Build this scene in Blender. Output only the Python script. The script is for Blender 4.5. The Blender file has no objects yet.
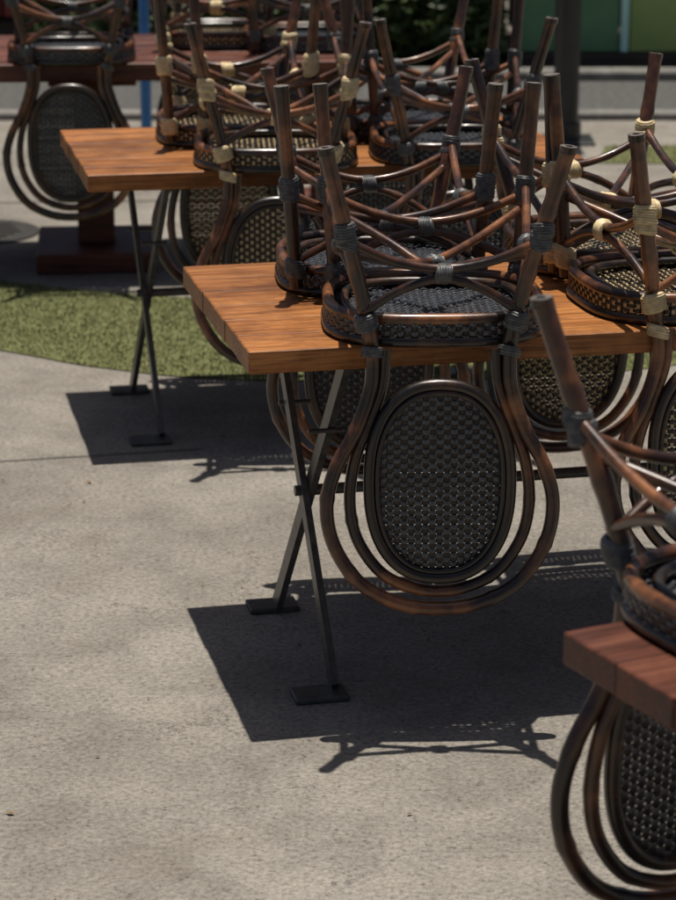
import bpy, math, random
from mathutils import Vector, Matrix
random.seed(7)
S=bpy.context.scene
COL=S.collection
# ---------------------------------------------------------------- materials
def newmat(name):
    m=bpy.data.materials.new(name); m.use_nodes=True
    nt=m.node_tree; b=nt.nodes['Principled BSDF']
    return m,nt,b
def N(nt,t,**k):
    n=nt.nodes.new(t)
    for a,v in k.items(): setattr(n,a,v)
    return n
def ramp(nt,stops):
    r=N(nt,'ShaderNodeValToRGB'); e=r.color_ramp.elements
    while len(e)<len(stops): e.new(0.5)
    for i,(p,c) in enumerate(stops):
        e[i].position=p; e[i].color=(c[0],c[1],c[2],1)
    return r
def noise(nt,vec,scale,detail=4,rough=.6,dist=0):
    n=N(nt,'ShaderNodeTexNoise'); n.inputs['Scale'].default_value=scale
    n.inputs['Detail'].default_value=detail; n.inputs['Roughness'].default_value=rough
    n.inputs['Distortion'].default_value=dist
    nt.links.new(vec,n.inputs['Vector']); return n
def mix(nt,a,b,fac,mode='MIX'):
    m=N(nt,'ShaderNodeMix',data_type='RGBA',blend_type=mode)
    for sock,v in ((m.inputs[0],fac),(m.inputs[6],a),(m.inputs[7],b)):
        if hasattr(v,'is_linked'): nt.links.new(v,sock)
        elif isinstance(v,(int,float)): sock.default_value=v
        else: sock.default_value=(v[0],v[1],v[2],1)
    return m.outputs[2]
def bump(nt,b,h,strength,dist=.01):
    n=N(nt,'ShaderNodeBump'); n.inputs['Strength'].default_value=strength
    n.inputs['Distance'].default_value=dist
    nt.links.new(h,n.inputs['Height']); nt.links.new(n.outputs[0],b.inputs['Normal'])
def simple(name,c1,c2,scale=20,rough=.5,bs=.2,spec=.5,bd=.003,detail=3):
    m,nt,b=newmat(name)
    tc=N(nt,'ShaderNodeTexCoord'); n=noise(nt,tc.outputs['Object'],scale,detail)
    r=ramp(nt,[(.3,c1),(.7,c2)]); nt.links.new(n.outputs[0],r.inputs[0])
    nt.links.new(r.outputs[0],b.inputs['Base Color'])
    b.inputs['Roughness'].default_value=rough
    b.inputs['Specular IOR Level'].default_value=spec
    if bs>0: bump(nt,b,n.outputs[0],bs,bd)
    return m
# glossy burnt bamboo / rattan pole
def bamboo(name,cd,cm,cl,rough=.28):
    m,nt,b=newmat(name)
    tc=N(nt,'ShaderNodeTexCoord'); oi=N(nt,'ShaderNodeObjectInfo')
    ad=N(nt,'ShaderNodeVectorMath',operation='ADD')
    nt.links.new(tc.outputs['Object'],ad.inputs[0]); nt.links.new(oi.outputs['Location'],ad.inputs[1])
    n=noise(nt,ad.outputs[0],8,3,.6); n2=noise(nt,ad.outputs[0],75,3,.7)
    r=ramp(nt,[(.40,cd),(.52,cm),(.66,cl)]); nt.links.new(n.outputs[0],r.inputs[0])
    r2=ramp(nt,[(.35,(.55,.55,.55)),(.62,(1,1,1))]); nt.links.new(n2.outputs[0],r2.inputs[0])
    nt.links.new(mix(nt,r.outputs[0],r2.outputs[0],.7,'MULTIPLY'),b.inputs['Base Color'])
    rr=N(nt,'ShaderNodeMapRange'); rr.inputs[3].default_value=rough-.06; rr.inputs[4].default_value=rough+.18
    nt.links.new(n2.outputs[0],rr.inputs[0]); nt.links.new(rr.outputs[0],b.inputs['Roughness'])
    b.inputs['Coat Weight'].default_value=.3; b.inputs['Coat Roughness'].default_value=.12
    bump(nt,b,n2.outputs[0],.15,.0015)
    return m
M_BAM=bamboo('bamboo_brown',(.018,.008,.005),(.080,.029,.012),(.26,.100,.036))
M_BAMD=bamboo('bamboo_dark',(.009,.007,.006),(.024,.014,.009),(.085,.040,.02))
M_STR=simple('strand_charcoal',(.026,.030,.036),(.09,.10,.115),60,.25,.2)
M_STRB=simple('strand_black',(.012,.009,.008),(.035,.025,.018),60,.35,.2)
M_BEI=simple('strand_beige',(.42,.30,.13),(.68,.53,.29),60,.5,.2)
M_BINDD=simple('cord_charcoal',(.032,.034,.038),(.12,.122,.12),90,.38,.3)
M_BINDY=simple('cord_straw',(.46,.34,.16),(.80,.66,.40),70,.5,.3)
M_END=simple('pole_end_cap',(.05,.04,.035),(.2,.17,.14),90,.5,.3)
M_STEEL=simple('steel_grey',(.04,.038,.036),(.095,.09,.082),40,.38,.1)
def wood(name,c1,c2,c3,rough=.42,pitch=.128):
    m,nt,b=newmat(name)
    tc=N(nt,'ShaderNodeTexCoord'); sx=N(nt,'ShaderNodeSeparateXYZ')
    nt.links.new(tc.outputs['Object'],sx.inputs[0])
    dv=N(nt,'ShaderNodeMath',operation='DIVIDE'); dv.inputs[1].default_value=pitch
    nt.links.new(sx.outputs[1],dv.inputs[0])
    fl=N(nt,'ShaderNodeMath',operation='FLOOR'); nt.links.new(dv.outputs[0],fl.inputs[0])
    oi=N(nt,'ShaderNodeObjectInfo')
    a2=N(nt,'ShaderNodeMath',operation='ADD'); nt.links.new(fl.outputs[0],a2.inputs[0]); nt.links.new(oi.outputs['Random'],a2.inputs[1])
    wn=N(nt,'ShaderNodeTexWhiteNoise',noise_dimensions='1D'); nt.links.new(a2.outputs[0],wn.inputs['W'])
    sc=N(nt,'ShaderNodeVectorMath',operation='MULTIPLY_ADD'); sc.inputs[1].default_value=(2.0,26,26)
    nt.links.new(tc.outputs['Object'],sc.inputs[0])
    ws=N(nt,'ShaderNodeVectorMath',operation='SCALE'); ws.inputs['Scale'].default_value=37
    nt.links.new(wn.outputs['Color'],ws.inputs[0]); nt.links.new(ws.outputs[0],sc.inputs[2])
    n=noise(nt,sc.outputs[0],1.0,6,.62,.7)
    s2=N(nt,'ShaderNodeVectorMath',operation='MULTIPLY_ADD'); s2.inputs[1].default_value=(9,200,200)
    nt.links.new(tc.outputs['Object'],s2.inputs[0]); nt.links.new(ws.outputs[0],s2.inputs[2])
    n2=noise(nt,s2.outputs[0],1.0,3,.6)
    r=ramp(nt,[(.3,c1),(.5,c2),(.7,c3)]); nt.links.new(n.outputs[0],r.inputs[0])
    r2=ramp(nt,[(.35,(.42,.38,.34)),(.55,(1,1,1))]); nt.links.new(n2.outputs[0],r2.inputs[0])
    c=mix(nt,r.outputs[0],r2.outputs[0],.8,'MULTIPLY')
    vr=N(nt,'ShaderNodeMapRange'); vr.inputs[3].default_value=.75; vr.inputs[4].default_value=1.12
    nt.links.new(wn.outputs['Value'],vr.inputs[0])
    c2_=N(nt,'ShaderNodeVectorMath',operation='SCALE'); nt.links.new(c,c2_.inputs[0]); nt.links.new(vr.outputs[0],c2_.inputs['Scale'])
    n3=noise(nt,tc.outputs['Object'],4.5,5,.7)
    r3=ramp(nt,[(.38,(.42,.37,.33)),(.56,(1,1,1))]); nt.links.new(n3.outputs[0],r3.inputs[0])
    nt.links.new(mix(nt,c2_.outputs[0],r3.outputs[0],.75,'MULTIPLY'),b.inputs['Base Color'])
    rr=N(nt,'ShaderNodeMapRange'); rr.inputs[3].default_value=rough-.1; rr.inputs[4].default_value=rough+.2
    nt.links.new(n.outputs[0],rr.inputs[0]); nt.links.new(rr.outputs[0],b.inputs['Roughness'])
    b.inputs['Specular IOR Level'].default_value=.4
    bump(nt,b,n2.outputs[0],.35,.002)
    return m
M_WOOD=wood('oiled_teak',(.20,.070,.018),(.39,.148,.038),(.52,.225,.065))
M_WOODR=wood('red_stained_wood',(.070,.023,.014),(.14,.044,.024),(.21,.074,.040))
def concrete():
    m,nt,b=newmat('weathered_concrete')
    tc=N(nt,'ShaderNodeTexCoord'); o=tc.outputs['Object']
    nb=noise(nt,o,.75,4,.62,.3); nm=noise(nt,o,4,6,.74,.3); nf=noise(nt,o,85,4,.85)
    r1=ramp(nt,[(.34,(.205,.186,.160)),(.5,(.245,.225,.195)),(.66,(.292,.27,.237))]); nt.links.new(nb.outputs[0],r1.inputs[0])
    r2=ramp(nt,[(.34,(.74,.73,.72)),(.5,(.96,.96,.96)),(.64,(1.10,1.09,1.08))]); nt.links.new(nm.outputs[0],r2.inputs[0])
    c=mix(nt,r1.outputs[0],r2.outputs[0],.95,'MULTIPLY')
    r3=ramp(nt,[(.34,(.42,.41,.40)),(.5,(.98,.98,.98)),(.66,(1.4,1.38,1.35))]); nt.links.new(nf.outputs[0],r3.inputs[0])
    c=mix(nt,c,r3.outputs[0],.85,'MULTIPLY')
    ns=noise(nt,o,1.7,5,.72,.6); rs=ramp(nt,[(.56,(0,0,0)),(.70,(.4,.4,.4))]); nt.links.new(ns.outputs[0],rs.inputs[0])
    c=mix(nt,c,(.15,.122,.09),rs.outputs[0])
    wv=N(nt,'ShaderNodeVectorMath',operation='MULTIPLY_ADD'); nd=noise(nt,o,2.6,6,.75)
    nt.links.new(nd.outputs['Color'],wv.inputs[0]); wv.inputs[1].default_value=(.6,.6,.6); nt.links.new(o,wv.inputs[2])
    v=N(nt,'ShaderNodeTexVoronoi',feature='DISTANCE_TO_EDGE'); v.inputs['Scale'].default_value=1.25
    nt.links.new(wv.outputs[0],v.inputs['Vector'])
    rc=ramp(nt,[(0,(1,1,1)),(.005,(0,0,0))]); nt.links.new(v.outputs['Distance'],rc.inputs[0])
    rk=ramp(nt,[(.42,(0,0,0)),(.56,(.8,.8,.8))]); nt.links.new(nm.outputs[0],rk.inputs[0])
    cf=mix(nt,rc.outputs[0],rk.outputs[0],1,'MULTIPLY')
    c=mix(nt,c,(.05,.045,.04),cf)
    vp=N(nt,'ShaderNodeTexVoronoi'); vp.inputs['Scale'].default_value=26; nt.links.new(o,vp.inputs['Vector'])
    rp=ramp(nt,[(.07,(.3,.3,.3)),(.15,(1,1,1))]); nt.links.new(vp.outputs['Distance'],rp.inputs[0])
    c=mix(nt,c,rp.outputs[0],.6,'MULTIPLY')
    nt.links.new(c,b.inputs['Base Color']); b.inputs['Roughness'].default_value=.88
    b.inputs['Specular IOR Level'].default_value=.25
    hm=N(nt,'ShaderNodeMath',operation='ADD'); nt.links.new(nf.outputs[0],hm.inputs[0]); nt.links.new(nm.outputs[0],hm.inputs[1])
    bump(nt,b,hm.outputs[0],.55,.008)
    return m
M_CON=concrete()
M_ASPH=simple('asphalt',(.055,.055,.055),(.12,.118,.11),30,.9,.3,.2)
M_KERB=simple('kerb_concrete',(.13,.125,.115),(.23,.22,.2),14,.85,.4,.2)
M_TURF=simple('turf_base',(.08,.09,.034),(.18,.185,.085),45,.9,.5,.1)
M_BLADE=simple('grass_blade',(.11,.125,.05),(.26,.26,.13),8,.7,0,.2)
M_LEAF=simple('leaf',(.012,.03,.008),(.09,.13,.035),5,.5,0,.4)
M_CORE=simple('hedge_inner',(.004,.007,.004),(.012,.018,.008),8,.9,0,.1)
M_GRN=simple('green_paint',(.08,.20,.10),(.12,.27,.13),4,.5,.1)
M_GRN2=simple('olive_green_paint',(.26,.37,.11),(.35,.46,.15),4,.5,.1)
M_CYAN=simple('pale_green_trim',(.45,.78,.68),(.55,.85,.75),5,.5,.1)
M_DARK=simple('dark_timber',(.025,.018,.014),(.06,.042,.03),6,.7,.2)
M_RED=simple('dark_red_paint',(.16,.018,.014),(.28,.035,.025),6,.5,.1)
M_BLUE=simple('blue_paint',(.03,.14,.36),(.04,.2,.5),10,.4,.1)
M_POLE=simple('black_pole_paint',(.012,.013,.015),(.028,.029,.032),10,.4,.1)
M_PUD=simple('cast_iron',(.02,.019,.016),(.05,.045,.038),20,.5,.4)
M_DRY=simple('dry_leaf',(.10,.05,.02),(.30,.19,.08),9,.7,0,.2)
# ---------------------------------------------------------------- mesh builder
class MB:
    def __init__(s): s.v=[];s.f=[];s.m=[];s.sm=[]
    def add(s,vs,fs,mat=0,smooth=True):
        o=len(s.v); s.v.extend([tuple(p) for p in vs])
        for f in fs:
            s.f.append(tuple(i+o for i in f)); s.m.append(mat); s.sm.append(smooth)
    def mesh(s,name,mats):
        me=bpy.data.meshes.new(name); me.from_pydata(s.v,[],s.f)
        for m in mats: me.materials.append(m)
        me.polygons.foreach_set('material_index',s.m); me.polygons.foreach_set('use_smooth',s.sm)
        me.update(); return me
def cr(pts,closed,per):
    P=[Vector(p) for p in pts]; n=len(P); out=[]
    segs=n if closed else n-1
    for i in range(segs):
        if closed: a,b,c,d=P[(i-1)%n],P[i],P[(i+1)%n],P[(i+2)%n]
        else:
            b,c=P[i],P[i+1]; a=P[i-1] if i>0 else b*2-c; d=P[i+2] if i+2<n else c*2-b
        for k in range(per):
            t=k/per
            out.append(.5*((2*b)+(c-a)*t+(2*a-5*b+4*c-d)*t*t+(3*b-a-3*c+d)*t**3))
    if not closed: out.append(P[-1])
    return out
def sweep(mb,pts,r,closed=False,mat=0,sides=10,per=6,node=0,smooth_path=True,r2=None,capmat=None):
    P=cr(pts,closed,per) if smooth_path else [Vector(p) for p in pts]
    n=len(P); T=[]
    for i in range(n):
        a=P[(i-1)%n] if (closed or i>0) else P[i]; b=P[(i+1)%n] if (closed or i<n-1) else P[i]
        T.append((b-a).normalized())
    up=Vector((0,1,0))
    if abs(T[0].dot(up))>.9: up=Vector((1,0,0))
    nn=(up-T[0]*up.dot(T[0])).normalized(); vs=[];dist=0
    for i in range(n):
        if i>0:
            nn=(nn-T[i]*nn.dot(T[i])).normalized(); dist+=(P[i]-P[i-1]).length
        bb=T[i].cross(nn); rad=r if r2 is None else r+(r2-r)*i/(n-1)
        if node>0:
            ph=(dist/node)%1.0; e=min(ph,1-ph)*node
            rad*=1+.13*math.exp(-(e/.006)**2)
        for k in range(sides):
            a=2*math.pi*k/sides; vs.append(P[i]+(nn*math.cos(a)+bb*math.sin(a))*rad)
    fs=[]
    for i in range(n if closed else n-1):
        j=(i+1)%n
        for k in range(sides):
            l=(k+1)%sides; fs.append((i*sides+k,i*sides+l,j*sides+l,j*sides+k))
    mb.add(vs,fs,mat)
    if not closed:
        cm=mat if capmat is None else capmat
        mb.add([vs[k] for k in range(sides)],[tuple(reversed(range(sides)))],cm,False)
        mb.add([vs[(n-1)*sides+k] for k in range(sides)],[tuple(range(sides))],cm,False)
def wrap(mb,p,d,length,r,mat,coil=.0046):
    """cord binding: ridged coil round a pole"""
    length*=WS*random.uniform(.85,1.2); r=r*(1+(WS-1)*.5)
    p=Vector(p); d=Vector(d).normalized(); up=Vector((0,0,1)) if abs(d.z)<.9 else Vector((1,0,0))
    a=d.cross(up).normalized(); b=d.cross(a); nco=max(2,int(length/coil)); st=nco*4; sides=12; vs=[]
    tx,ty=random.uniform(-.3,.3),random.uniform(-.3,.3)
    for i in range(st+1):
        t=i/st; ph=(i%4)/4; rr=r*(1-.35*abs(2*t-1)**6)+ .0023*math.sin(math.pi*ph)
        if i in(0,st): rr=r*.55
        for k in range(sides):
            an=2*math.pi*k/sides
            vs.append(p+d*((t-.5)*length+rr*(tx*math.cos(an)+ty*math.sin(an)))+(a*math.cos(an)+b*math.sin(an))*rr*random.uniform(.96,1.04))
    fs=[(i*sides+k,i*sides+(k+1)%sides,(i+1)*sides+(k+1)%sides,(i+1)*sides+k) for i in range(st) for k in range(sides)]
    mb.add(vs,fs,mat)
WS=1
def ribbon(mb,pos,nor,s0,s1,t,w,phase,pitch,amp,mat,step,along_t=False,lift=.0012):
    n=max(3,int(abs(s1-s0)/step)); vs=[]
    w*=random.uniform(.9,1.04); t+=random.uniform(-.0005,.0005)
    for i in range(n+1):
        s=s0+(s1-s0)*i/n; h=amp*math.sin(math.pi*s/pitch+phase)
        for q,l in((-.5,0),(0,lift),(.5,0)):
            a,b=(s,t+q*w) if not along_t else (t+q*w,s)
            p=pos(a,b); nn=nor(a,b); sg=1 if h>=0 else -1
            vs.append(p+nn*(h+l*sg))
    fs=[]
    for i in range(n):
        for k in (0,1): fs.append((i*3+k,i*3+k+1,i*3+4+k,i*3+3+k))
    mb.add(vs,fs,mat)
def superell(t,a,b,n):
    c,s=math.cos(t),math.sin(t)
    return (a*math.copysign(abs(c)**(2/n),c), b*math.copysign(abs(s)**(2/n),s))
# ---------------------------------------------------------------- chair (modelled upside-down, origin = seat centre on the table)
def yb(z): return -.222+ .055*(z)
def build_chair(tag,strand,rib,cord,wide):
    global WS
    WS=1.2 if wide else 1.0
    mats=[M_BAM,M_BAMD,strand,rib,cord,M_END]
    fr=MB()
    for sx in(-1,1):
        sweep(fr,[(sx*.217,-.315,.392),(sx*.193,-.285,.29),(sx*.163,-.25,.17),(sx*.138,-.222,.06),(sx*.128,-.214,.0)],.0145,node=.13,capmat=5)
        sweep(fr,[(sx*.212,.215,.43),(sx*.196,.197,.22),(sx*.182,.182,.02)],.0145,node=.12,capmat=5)
        sweep(fr,[(sx*.2163,-.315,.383),(sx*.2178,-.3155,.396)],.0160,mat=1,smooth_path=False,capmat=5)
        sweep(fr,[(sx*.2116,.215,.421),(sx*.2125,.2155,.434)],.0160,mat=1,smooth_path=False,capmat=5)
        sweep(fr,[(sx*.2179,-.3156,.3962),(sx*.2179,-.3156,.3968)],.007,mat=1,smooth_path=False,capmat=1)
    def Y(x,z,o=0): return (x,yb(z)+o,z)
    outer=[(-.128,.0),(-.131,-.07),(-.158,-.15),(-.195,-.22),(-.214,-.295),(-.200,-.375),(-.150,-.45),(-.075,-.490),(0,-.500)]
    full=outer+[(-x,z) for x,z in reversed(outer[:-1])]
    sweep(fr,[Y(x,z,-.004) for x,z in full],.0135,node=.15,sides=12)
    inner=[(-.104,.0),(-.110,-.07),(-.134,-.14),(-.160,-.21),(-.170,-.29),(-.156,-.365),(-.112,-.43),(-.055,-.461),(0,-.470)]
    full=inner+[(-x,z) for x,z in reversed(inner[:-1])]
    sweep(fr,[Y(x,z,.006) for x,z in full],.0115,node=.17,sides=12)
    oz,oa,ob,on=-.254,.133,.187,2.35
    def ov(t,g=0):
        x,z=superell(t,oa+g,ob+g,on); return x,z+oz
    sweep(fr,[Y(*ov(2*math.pi*i/40),.0) for i in range(40)],.0120,closed=True,mat=1,per=3,sides=12)
    sweep(fr,[Y(*ov(2*math.pi*i/40,-.014),-.006) for i in range(40)],.0050,closed=True,mat=1,per=3,sides=8)
    for sx in(-1,1):
        wrap(fr,Y(sx*.128,-.004),(0,0,1),.024,.0195,4)
    A,B,n=.207,.203,3.0
    def sp(t,g=0): return superell(t,A+g,B+g,n)
    for z,g,r in((.010,0,.0105),(.052,-.004,.0115)):
        sweep(fr,[(*sp(2*math.pi*i/36,g),z) for i in range(36)],r,closed=True,mat=0 if z>.03 else 1,per=3)
    sweep(fr,[(*sp(2*math.pi*i/36,-.035),.045) for i in range(36)],.009,closed=True,mat=1,per=3)
    def rl(sx,z):
        t=(z-.0)/.392; return Vector((sx*(.128+.089*t),-.214-.101*t-.0,z))
    def fl(sx,z):
        t=(z-.02)/.41; return Vector((sx*(.182+.03*t),.182+.033*t,z))
    def side(a,b,c,d,mid_hi,mid_lo):
        m1=(a+b)/2; m2=(c+d)/2
        pm=Vector(((m1.x+m2.x)/2,(m1.y+m2.y)/2,mid_hi))
        q1=a.lerp(pm,.5)+Vector((0,0,-.012)); q2=b.lerp(pm,.5)+Vector((0,0,-.012))
        sweep(fr,[a,q1,pm,q2,b],.0088,node=.1,sides=8)
        pm2=pm.copy(); pm2.z=mid_lo
        q1=c.lerp(pm2,.5)+Vector((0,0,.012)); q2=d.lerp(pm2,.5)+Vector((0,0,.012))
        sweep(fr,[c,q1,pm2,q2,d],.0088,node=.1,sides=8)
        ax=(b-a); ax.z=0
        pc=pm.copy(); pc.z=(mid_hi+mid_lo)/2
        wrap(fr,pc,ax,.030,.0180,4)
        for p in(a,b): wrap(fr,p,(0,0,1),.034,.0190,4)
    side(rl(-1,.215),rl(1,.215),rl(-1,.075),rl(1,.075),.160,.142)
    side(fl(-1,.215),fl(1,.215),fl(-1,.075),fl(1,.075),.160,.142)
    for sx in(-1,1):
        side(rl(sx,.235),fl(sx,.235),rl(sx,.085),fl(sx,.085),.168,.15)
    c=Vector((0,-.02,.118))
    for a,b in((rl(-1,.19),fl(1,.19)),(rl(1,.19),fl(-1,.19))):
        o=Vector((0,0,.008 if a.x<0 else -.008))
        sweep(fr,[a,a.lerp(c,.55)+Vector((0,0,-.004)),c+o,b.lerp(c,.55)+Vector((0,0,-.004)),b],.0085,node=.1,sides=8)
    wrap(fr,c,(1,.3,0),.036,.018,4); wrap(fr,c,(-.3,1,0),.036,.0178,4)
    for sx in(-1,1):
        wrap(fr,rl(sx,.055),(sx*.2,-.2,1),.036,.0210,4)
        wrap(fr,fl(sx,.06),(0,0,1),.036,.0200,4)
    wv=MB()
    pos=lambda x,z: Vector((x,yb(z),z)); nor=lambda x,z: Vector((0,-1,0))
    ph=.0092; pv=.0135
    z=oz-ob+.008; row=0
    while z<oz+ob-.006:
        u=(abs(z-oz)/ob)
        xx=(oa-.002)*(1-u**on)**(1/on)
        if xx>.01: ribbon(wv,pos,nor,-xx,xx,z,ph*.98,row%2*math.pi+.5*math.pi,pv,.0026,2,.0026)
        z+=ph; row+=1
    k=-9
    while k<=9:
        x=k*pv; u=abs(x)/oa
        if u<.97:
            zz=(ob-.002)*(1-u**on)**(1/on)
            ribbon(wv,pos,nor,oz-zz,oz+zz,x,pv*(.55 if wide else .8),0,ph,.0004,3,.009,along_t=True,lift=.0008)
        k+=1
    pos=lambda x,y: Vector((x,y,.030)); nor=lambda x,y: Vector((0,0,1))
    ph=.0105; pv=.0145; y=-B+.01; row=0
    while y<B-.006:
        xx=(A-.004)*(1-(abs(y)/B)**n)**(1/n)
        if xx>.02: ribbon(wv,pos,nor,-xx,xx,y,ph*.88,row%2*math.pi,pv,.003,2,.0036)
        y+=ph; row+=1
    x=-13*pv
    while x<=13.5*pv:
        if abs(x)<A*.98:
            yy=(B-.004)*(1-(abs(x)/A)**n)**(1/n); ribbon(wv,pos,nor,-yy,yy,x,pv*.5,0,ph,.0004,3,.012,along_t=True)
        x+=pv
    NP=240; loop=[Vector((*sp(2*math.pi*i/NP,.003),0)) for i in range(NP)]; L=[0]
    for i in range(NP): L.append(L[-1]+(loop[(i+1)%NP]-loop[i]).length)
    tot=L[-1]; import bisect
    def lp(s):
        s%=tot; i=min(bisect.bisect_right(L,s)-1,NP-1); f=(s-L[i])/(L[i+1]-L[i])
        return loop[i].lerp(loop[(i+1)%NP],f)
    def bp(s,z): p=lp(s); return Vector((p.x,p.y,z))
    def bn(s,z):
        d=lp(s+.002)-lp(s-.002); return Vector((d.y,-d.x,0)).normalized()
    cnt=2*int(tot/(2*.0135)); pv=tot/cnt
    for r_,z in enumerate((.018,.0265,.035,.0435)):
        ribbon(wv,bp,bn,0,tot,z,.0078,r_%2*math.pi+.5*math.pi,pv,.003,2,.0034)
    for k in range(cnt):
        s=k*pv; w=.0036
        vs=[bp(s-w,.012)+bn(s,0)*.0003,bp(s+w,.012)+bn(s,0)*.0003,bp(s+w,.050)+bn(s,0)*.0003,bp(s-w,.050)+bn(s,0)*.0003]
        wv.add(vs,[(0,1,2,3)],3,False)
    return fr.mesh('chair_frame_'+tag,mats), wv.mesh('chair_weave_'+tag,mats)
CH_D=build_chair('charcoal',M_STR,M_STRB,M_BINDD,False)
CH_Y=build_chair('straw',M_STRB,M_BEI,M_BINDY,True)
def empty(name,loc,rz,scale=1,rx=0):
    e=bpy.data.objects.new(name,None); e.location=loc; e.rotation_euler=(rx,0,rz); e.scale=(scale,)*3
    e.empty_display_size=.1; COL.objects.link(e); return e
def child(name,me,par,loc=(0,0,0),rot=(0,0,0)):
    o=bpy.data.objects.new(name,me); o.parent=par; o.location=loc; o.rotation_euler=rot; COL.objects.link(o); return o
TOP=.75
def chair(kind,x,y,deg,z=TOP):
    e=empty('rattan_chair',(x,y,z+.001),math.radians(deg))
    me=CH_D if kind=='d' else CH_Y
    child('bamboo_frame',me[0],e); child('woven_seat_and_back',me[1],e)
# ---------------------------------------------------------------- boxes with bevel
def box(mb,cx,cy,cz,sx,sy,sz,mat=0,bv=.0):
    x,y,z=sx/2,sy/2,sz/2
    if bv<=0:
        vs=[(cx+a*x,cy+b*y,cz+c*z) for a in(-1,1) for b in(-1,1) for c in(-1,1)]
        mb.add(vs,[(0,1,3,2),(4,6,7,5),(0,4,5,1),(2,3,7,6),(0,2,6,4),(1,5,7,3)],mat,False); return
    vs=[];idx={}
    for a in(-1,1):
        for b in(-1,1):
            for c in(-1,1):
                for ax in range(3):
                    p=[a*(x-bv),b*(y-bv),c*(z-bv)]; p[ax]+= (a,b,c)[ax]*bv
                    idx[(a,b,c,ax)]=len(vs); vs.append((cx+p[0],cy+p[1],cz+p[2]))
    fs=[]
    for ax in range(3):
        o=[i for i in range(3) if i!=ax]
        for s in(-1,1):
            q=[]
            for u,v in((-1,-1),(1,-1),(1,1),(-1,1)):
                k=[0,0,0];k[ax]=s;k[o[0]]=u;k[o[1]]=v;q.append(idx[(k[0],k[1],k[2],ax)])
            fs.append(tuple(q))
        for u in(-1,1):
            for v in(-1,1):
                k1=[0,0,0];k1[o[0]]=u;k1[o[1]]=v;k2=k1[:];k1[ax]=-1;k2[ax]=1
                fs.append((idx[(*k1,o[0])],idx[(*k2,o[0])],idx[(*k2,o[1])],idx[(*k1,o[1])]))
    for a in(-1,1):
        for b in(-1,1):
            for c in(-1,1): fs.append(tuple(idx[(a,b,c,i)] for i in range(3)))
    mb.add(vs,fs,mat,False)
def fixn(me):
    import bmesh
    b=bmesh.new(); b.from_mesh(me); bmesh.ops.recalc_face_normals(b,faces=b.faces); b.to_mesh(me); b.free(); return me
def bar(mb,p,q,w,t,wdir,mat=0):
    p=Vector(p);q=Vector(q);d=(q-p).normalized();wd=Vector(wdir);wd=(wd-d*wd.dot(d)).normalized();n=d.cross(wd)
    vs=[]
    for e in(p,q):
        for a,b in((-1,-1),(1,-1),(1,1),(-1,1)): vs.append(e+wd*a*w/2+n*b*t/2)
    mb.add(vs,[(0,3,2,1),(4,5,6,7),(0,1,5,4),(1,2,6,5),(2,3,7,6),(3,0,4,7)],mat,False)
def table_top(L,D,mat,th=.045):
    mb=MB(); n=6; p=D/n
    for i in range(n):
        box(mb,0,-D/2+p*(i+.5),TOP-th/2,L-(.003 if i%2 else 0),p-.0014,th,0,.0024)
    return fixn(mb.mesh('table_planks',[mat]))
def x_table(corner,rot,L=1.35,D=.77,mat=M_WOOD,th=.045):
    a=math.radians(rot); r=Vector((math.cos(a),math.sin(a),0)); w=Vector((-math.sin(a),math.cos(a),0))
    c=Vector((corner[0],corner[1],0))+r*L/2+w*D/2
    e=empty('cafe_table',c,a)
    child('wooden_top',table_top(L,D,mat,th),e)
    mb=MB()
    for s in(-1,1):
        u=s*(L/2-.17); k=-s
        bar(mb,(u+k*.002,.25,.70),(u+k*.024,-.245,.012),.042,.014,(0,1,0))
        bar(mb,(u+k*.050,-.25,.70),(u+k*.006,.255,.012),.042,.014,(0,1,0))
        box(mb,u+k*.025,0,.6975,.09,.60,.012,0,.002)
        box(mb,u-k*.010,-.262,.006,.11,.075,.012,0,.003)
        box(mb,u+k*.0,.272,.006,.11,.075,.012,0,.003)
        sweep(mb,[(u-.0+k*-.005,0.0,.352),(u+k*.05,0,.352)],.011,smooth_path=False)
        for yy in(-.24,.24): sweep(mb,[(u+k*-.008,yy*.62,.52 if yy<0 else .50),(u+k*.06,yy*.62,.52 if yy<0 else .50)],.005,smooth_path=False,sides=8)
    sweep(mb,[(-L/2+.18,0,.352),(L/2-.18,0,.352)],.0115,smooth_path=False)
    child('folding_steel_legs',fixn(mb.mesh('x_legs',[M_STEEL])),e)
x_table((-.166,4.60),12.6)
x_table((-.640,6.45),11.5,L=1.32,D=.74)
a=math.radians(27); D=.77
w=Vector((-math.sin(a),math.cos(a),0)); bl=Vector((.290,3.11,0)); fl_=bl-w*D
x_table((fl_.x,fl_.y),27,L=1.35,D=D,mat=M_WOODR)
e=empty('pedestal_table',(-1.14,8.93,0),math.radians(5))
child('wooden_top',table_top(2.5,.8,M_WOODR,.06),e)
mb=MB()
for u in(.28,-.8):
    box(mb,u,0,.375,.13,.13,.61,0,.004); box(mb,u,0,.035,.42,.52,.07,0,.006); box(mb,u,0,.67,.3,.5,.034,0,.003)
child('pedestals',fixn(mb.mesh('pedestals',[M_WOODR])),e)
# chairs
chair('d',.184,4.835,2)
chair('d',.085,5.245,184)
chair('y',.690,5.02,13)
chair('y',.585,5.435,194)
chair('y',-.165,6.68,3)
chair('y',-.29,7.06,186)
chair('d',.30,6.77,4)
chair('d',.20,7.15,187)
chair('d',.608,3.135,180+27)
chair('d',-.905,8.70,3)
chair('y',-.43,9.10,182)
chair('y',-1.45,8.72,8)
chair('d',-.12,9.0,186)
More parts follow.
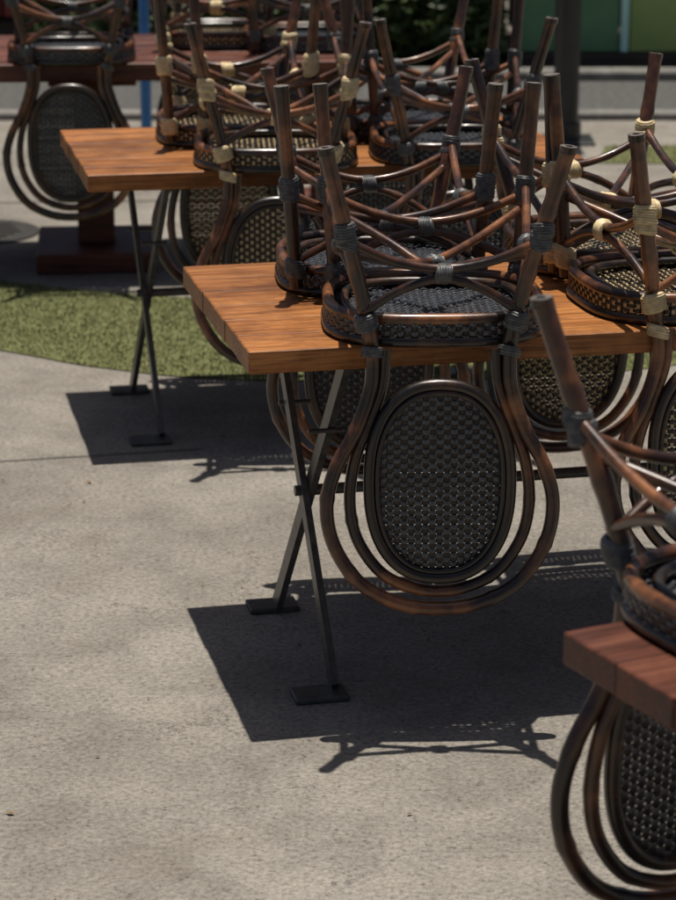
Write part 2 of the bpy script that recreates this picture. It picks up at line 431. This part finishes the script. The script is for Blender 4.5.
# ---------------------------------------------------------------- ground
def sheet(name,pts,z,mat):
    me=bpy.data.meshes.new(name); me.from_pydata([(x,y,z) for x,y in pts],[],[tuple(range(len(pts)))])
    me.materials.append(mat); o=bpy.data.objects.new(name,me); COL.objects.link(o); return o
sheet('concrete_ground',[(-150,-150),(150,-150),(150,150),(-150,150)],0,M_CON)
def path(pts,per=8): return [(p.x,p.y) for p in cr([(a,b,0) for a,b in pts],False,per)]
low=path([(-4,9.6),(-2.2,8.35),(-1.04,7.60),(-.70,7.38),(-.26,7.24),(.6,7.28),(1.3,7.6),(2.4,8.6),(3.4,10.2)])
up=path([(-4,10.6),(-2.4,9.2),(-1.16,8.57),(-.66,8.36),(.2,8.2),(1.0,8.5),(1.9,9.4),(2.9,10.9)])
strip1=low+list(reversed(up)); sheet('grass_lawn',strip1,.004,M_TURF)
strip2=[(1.12,10.92),(4,10.75),(4,11.5),(1.2,11.36)]; sheet('grass_lawn',strip2,.004,M_TURF)
def inside(x,y,P):
    c=False;n=len(P);j=n-1
    for i in range(n):
        if (P[i][1]>y)!=(P[j][1]>y) and x<(P[j][0]-P[i][0])*(y-P[i][1])/(P[j][1]-P[i][1])+P[i][0]: c=not c
        j=i
    return c
mb=MB()
def blades(P,x0,x1,y0,y1,n,h):
    k=0
    while k<n:
        x=random.uniform(x0,x1);y=random.uniform(y0,y1)
        if not inside(x,y,P): continue
        k+=1; a=random.uniform(0,6.28); hh=h*random.uniform(.5,1.2); w=.0022
        dx,dy=math.cos(a)*w,math.sin(a)*w; lx,ly=random.gauss(0,hh*.5),random.gauss(0,hh*.5)
        mb.add([(x-dx,y-dy,.004),(x+dx,y+dy,.004),(x+lx,y+ly,hh+.004)],[(0,1,2)],0,False)
blades(strip1,-1.9,1.9,7.2,9.3,45000,.011)
blades(strip2,1.1,2.5,10.7,11.5,4000,.011)
o=bpy.data.objects.new('grass_blades',mb.mesh('grass_blades',[M_BLADE])); COL.objects.link(o)
# scattered grit and dry leaf bits on the concrete (one object)
mb=MB()
for i in range(260):
    x=random.uniform(-1.6,1.8); y=random.uniform(3.6,7.1); a=random.uniform(0,6.28); l=random.choice((.002,.003,.003,.004,.009))*random.uniform(.7,1.3)
    c_,s_=math.cos(a)*l,math.sin(a)*l
    mb.add([(x-c_,y-s_,.003),(x+s_*.5,y-c_*.5,.005),(x+c_,y+s_,.004),(x-s_*.5,y+c_*.5,.006)],[(0,1,2,3)],0,False)
o=bpy.data.objects.new('leaf_litter',mb.mesh('leaf_litter',[M_DRY])); COL.objects.link(o)
def joint(p,q,w=.006):
    p=Vector((*p,0));q=Vector((*q,0));d=(q-p).normalized();n=Vector((-d.y,d.x,0))*w/2
    sheet('pavement_joint',[tuple((v)[:2]) for v in(p-n,q-n,q+n,p+n)],.003,M_PUD)
joint((-6,5.25),(-.36,6.52)); joint((-8,9.6),(8,10.6),.012)
sheet('asphalt_road',[(-40,12.25),(40,12.25),(40,13.4),(-40,13.4)],.004,M_ASPH)
mb=MB(); box(mb,0,12.17,.012,80,.12,.05,0,.008); box(mb,0,13.5,.02,80,.16,.07,0,.012)
o=bpy.data.objects.new('kerb',fixn(mb.mesh('kerb',[M_KERB]))); COL.objects.link(o)
mb=MB(); n=40
mb.add([(.24*math.cos(6.283*i/n),.24*math.sin(6.283*i/n),.006) for i in range(n)],[tuple(range(n))],0,False)
for i in range(7): box(mb,0,-.15+i*.05,.010,.34-abs(i-3)*.04,.018,.006,0,.001)
o=bpy.data.objects.new('drain_cover',mb.mesh('drain_cover',[M_PUD])); o.location=(-1.36,9.42,0); COL.objects.link(o)
def pole(name,x,y,w,h,mat,round_=True):
    e=empty(name,(x,y,0),0); mb=MB()
    if round_: sweep(mb,[(0,0,0),(0,0,h)],w/2,smooth_path=False,sides=20)
    else: box(mb,0,0,h/2,w,w,h,0,.004)
    box(mb,0,0,.008,w*2.2,w*2.2,.016,0,.003)
    if round_: sweep(mb,[(0,0,.016),(0,0,.09)],w*.62,smooth_path=False,sides=20)
    child('shaft_and_base',fixn(mb.mesh(name,[mat])),e)
pole('black_post',1.03,11.5,.115,3.2,M_POLE)
pole('wooden_post',-.07,10.2,.085,3,M_WOODR,False)
pole('blue_post',-.80,10.6,.045,2.6,M_BLUE)
# green building, right
e=empty('green_kiosk',(3.26,13.95,0),0); mb=MB()
W=4.6; x=-W/2; k=0
box(mb,0,.5,.04,W+.06,1.1,.08,3,.01)
while x<W/2-.01:
    c=[0,0,2,1,0,2][k%6]; w=[.29,.28,.05,.30,.30,.05][k%6]
    box(mb,x+w/2,.0 if c!=2 else -.02,1.46,w-.008,.06,2.74,c,.006); x+=w; k+=1
box(mb,0,.55,2.90,W+.5,1.2,.12,3,.01)
child('panelled_walls',fixn(mb.mesh('kiosk',[M_GRN,M_GRN2,M_CYAN,M_DARK])),e)
e=empty('red_stall',(-2.6,14.4,0),0); mb=MB()
box(mb,0,.4,.1,2.0,.8,.2,1,.01)
for i in range(8): box(mb,-.9+i*.25,.0,.9,.235,.05,1.35,0,.006)
box(mb,0,.4,1.65,2.3,1.1,.07,1,.01)
child('plank_counter',fixn(mb.mesh('stall',[M_RED,M_DARK])),e)
def hedge(name,x0,x1,y0,y1,h,n):
    e=empty(name,((x0+x1)/2,(y0+y1)/2,0),0); W=(x1-x0)/2; Dp=(y1-y0)/2
    mb=MB(); nx=int(W*5); 
    vs=[];fs=[]
    for i in range(nx+1):
        x=-W+2*W*i/nx; hh=h*(.85+.1*math.sin(x*3.1)+.06*math.sin(x*7.7))
        for j in range(9):
            t=math.pi*j/8; vs.append((x,-math.cos(t)*Dp*.8*(1+.12*math.sin(x*5+j)),max(0,math.sin(t))**.6*hh*.92))
    for i in range(nx):
        for j in range(8): fs.append((i*9+j,i*9+j+1,i*9+10+j,i*9+9+j))
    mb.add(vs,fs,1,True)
    for k in range(n):
        x=random.uniform(-W,W); t=random.uniform(0,math.pi*.75); hh=h*(.9+.12*math.sin(x*3.1)+.08*math.sin(x*7.7))
        s=random.gauss(1.04,.1)
        p=Vector((x,-math.cos(t)*Dp*.85*s,max(.02,math.sin(t)**.6*hh*s)))
        u=Vector((random.gauss(0,1),random.gauss(0,1),random.gauss(0,.6))).normalized(); v=u.orthogonal().normalized()
        l=random.uniform(.03,.065); wd=l*.38
        mb.add([p-u*l,p+v*wd,p+u*l,p-v*wd],[(0,1,2,3)],0,False)
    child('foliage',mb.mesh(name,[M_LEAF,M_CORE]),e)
hedge('hedge',-1.7,.9,13.8,15.0,.8,16000)
hedge('hedge',-9,-3.4,13.9,15.2,1.7,6000)
e=empty('timber_fence',(0,16,0),0); mb=MB()
for i in range(90): box(mb,-13.5+i*.3,0,1.2,.285,.03,2.4,0,.004)
for z in(.5,1.9): box(mb,0,.05,z,27,.05,.1,0,.004)
child('boards',fixn(mb.mesh('fence',[M_DARK])),e)
# ---------------------------------------------------------------- light
wd=bpy.data.worlds.new("World"); S.world=wd; wd.use_nodes=True; nt=wd.node_tree
sky=nt.nodes.new('ShaderNodeTexSky'); sky.sky_type='NISHITA'; sky.sun_disc=False
sky.sun_elevation=math.radians(84); sky.sun_rotation=0; sky.air_density=.8; sky.dust_density=2.5; sky.ozone_density=.6
bg=nt.nodes['Background']; bg.inputs[1].default_value=.05; nt.links.new(sky.outputs[0],bg.inputs[0])
sd=bpy.data.lights.new('sun','SUN'); sd.energy=5; sd.angle=math.radians(.5); sd.color=(1,.94,.85)
so=bpy.data.objects.new('sun',sd); so.rotation_euler=(math.radians(-6),0,0); so.location=(0,0,10); COL.objects.link(so)
# ---------------------------------------------------------------- camera
cd=bpy.data.cameras.new('camera'); co=bpy.data.objects.new('camera',cd); COL.objects.link(co)
co.location=(0,0,1.905); co.rotation_euler=(math.radians(90-16.3),0,0)
cd.sensor_fit='VERTICAL'; cd.sensor_height=36; cd.sensor_width=27.04; cd.lens=36*2550/900
cd.clip_end=500; cd.dof.use_dof=True; cd.dof.focus_distance=4.85; cd.dof.aperture_fstop=6.3
S.camera=co
S.view_settings.view_transform='Standard'; S.view_settings.look='None'; S.view_settings.exposure=0
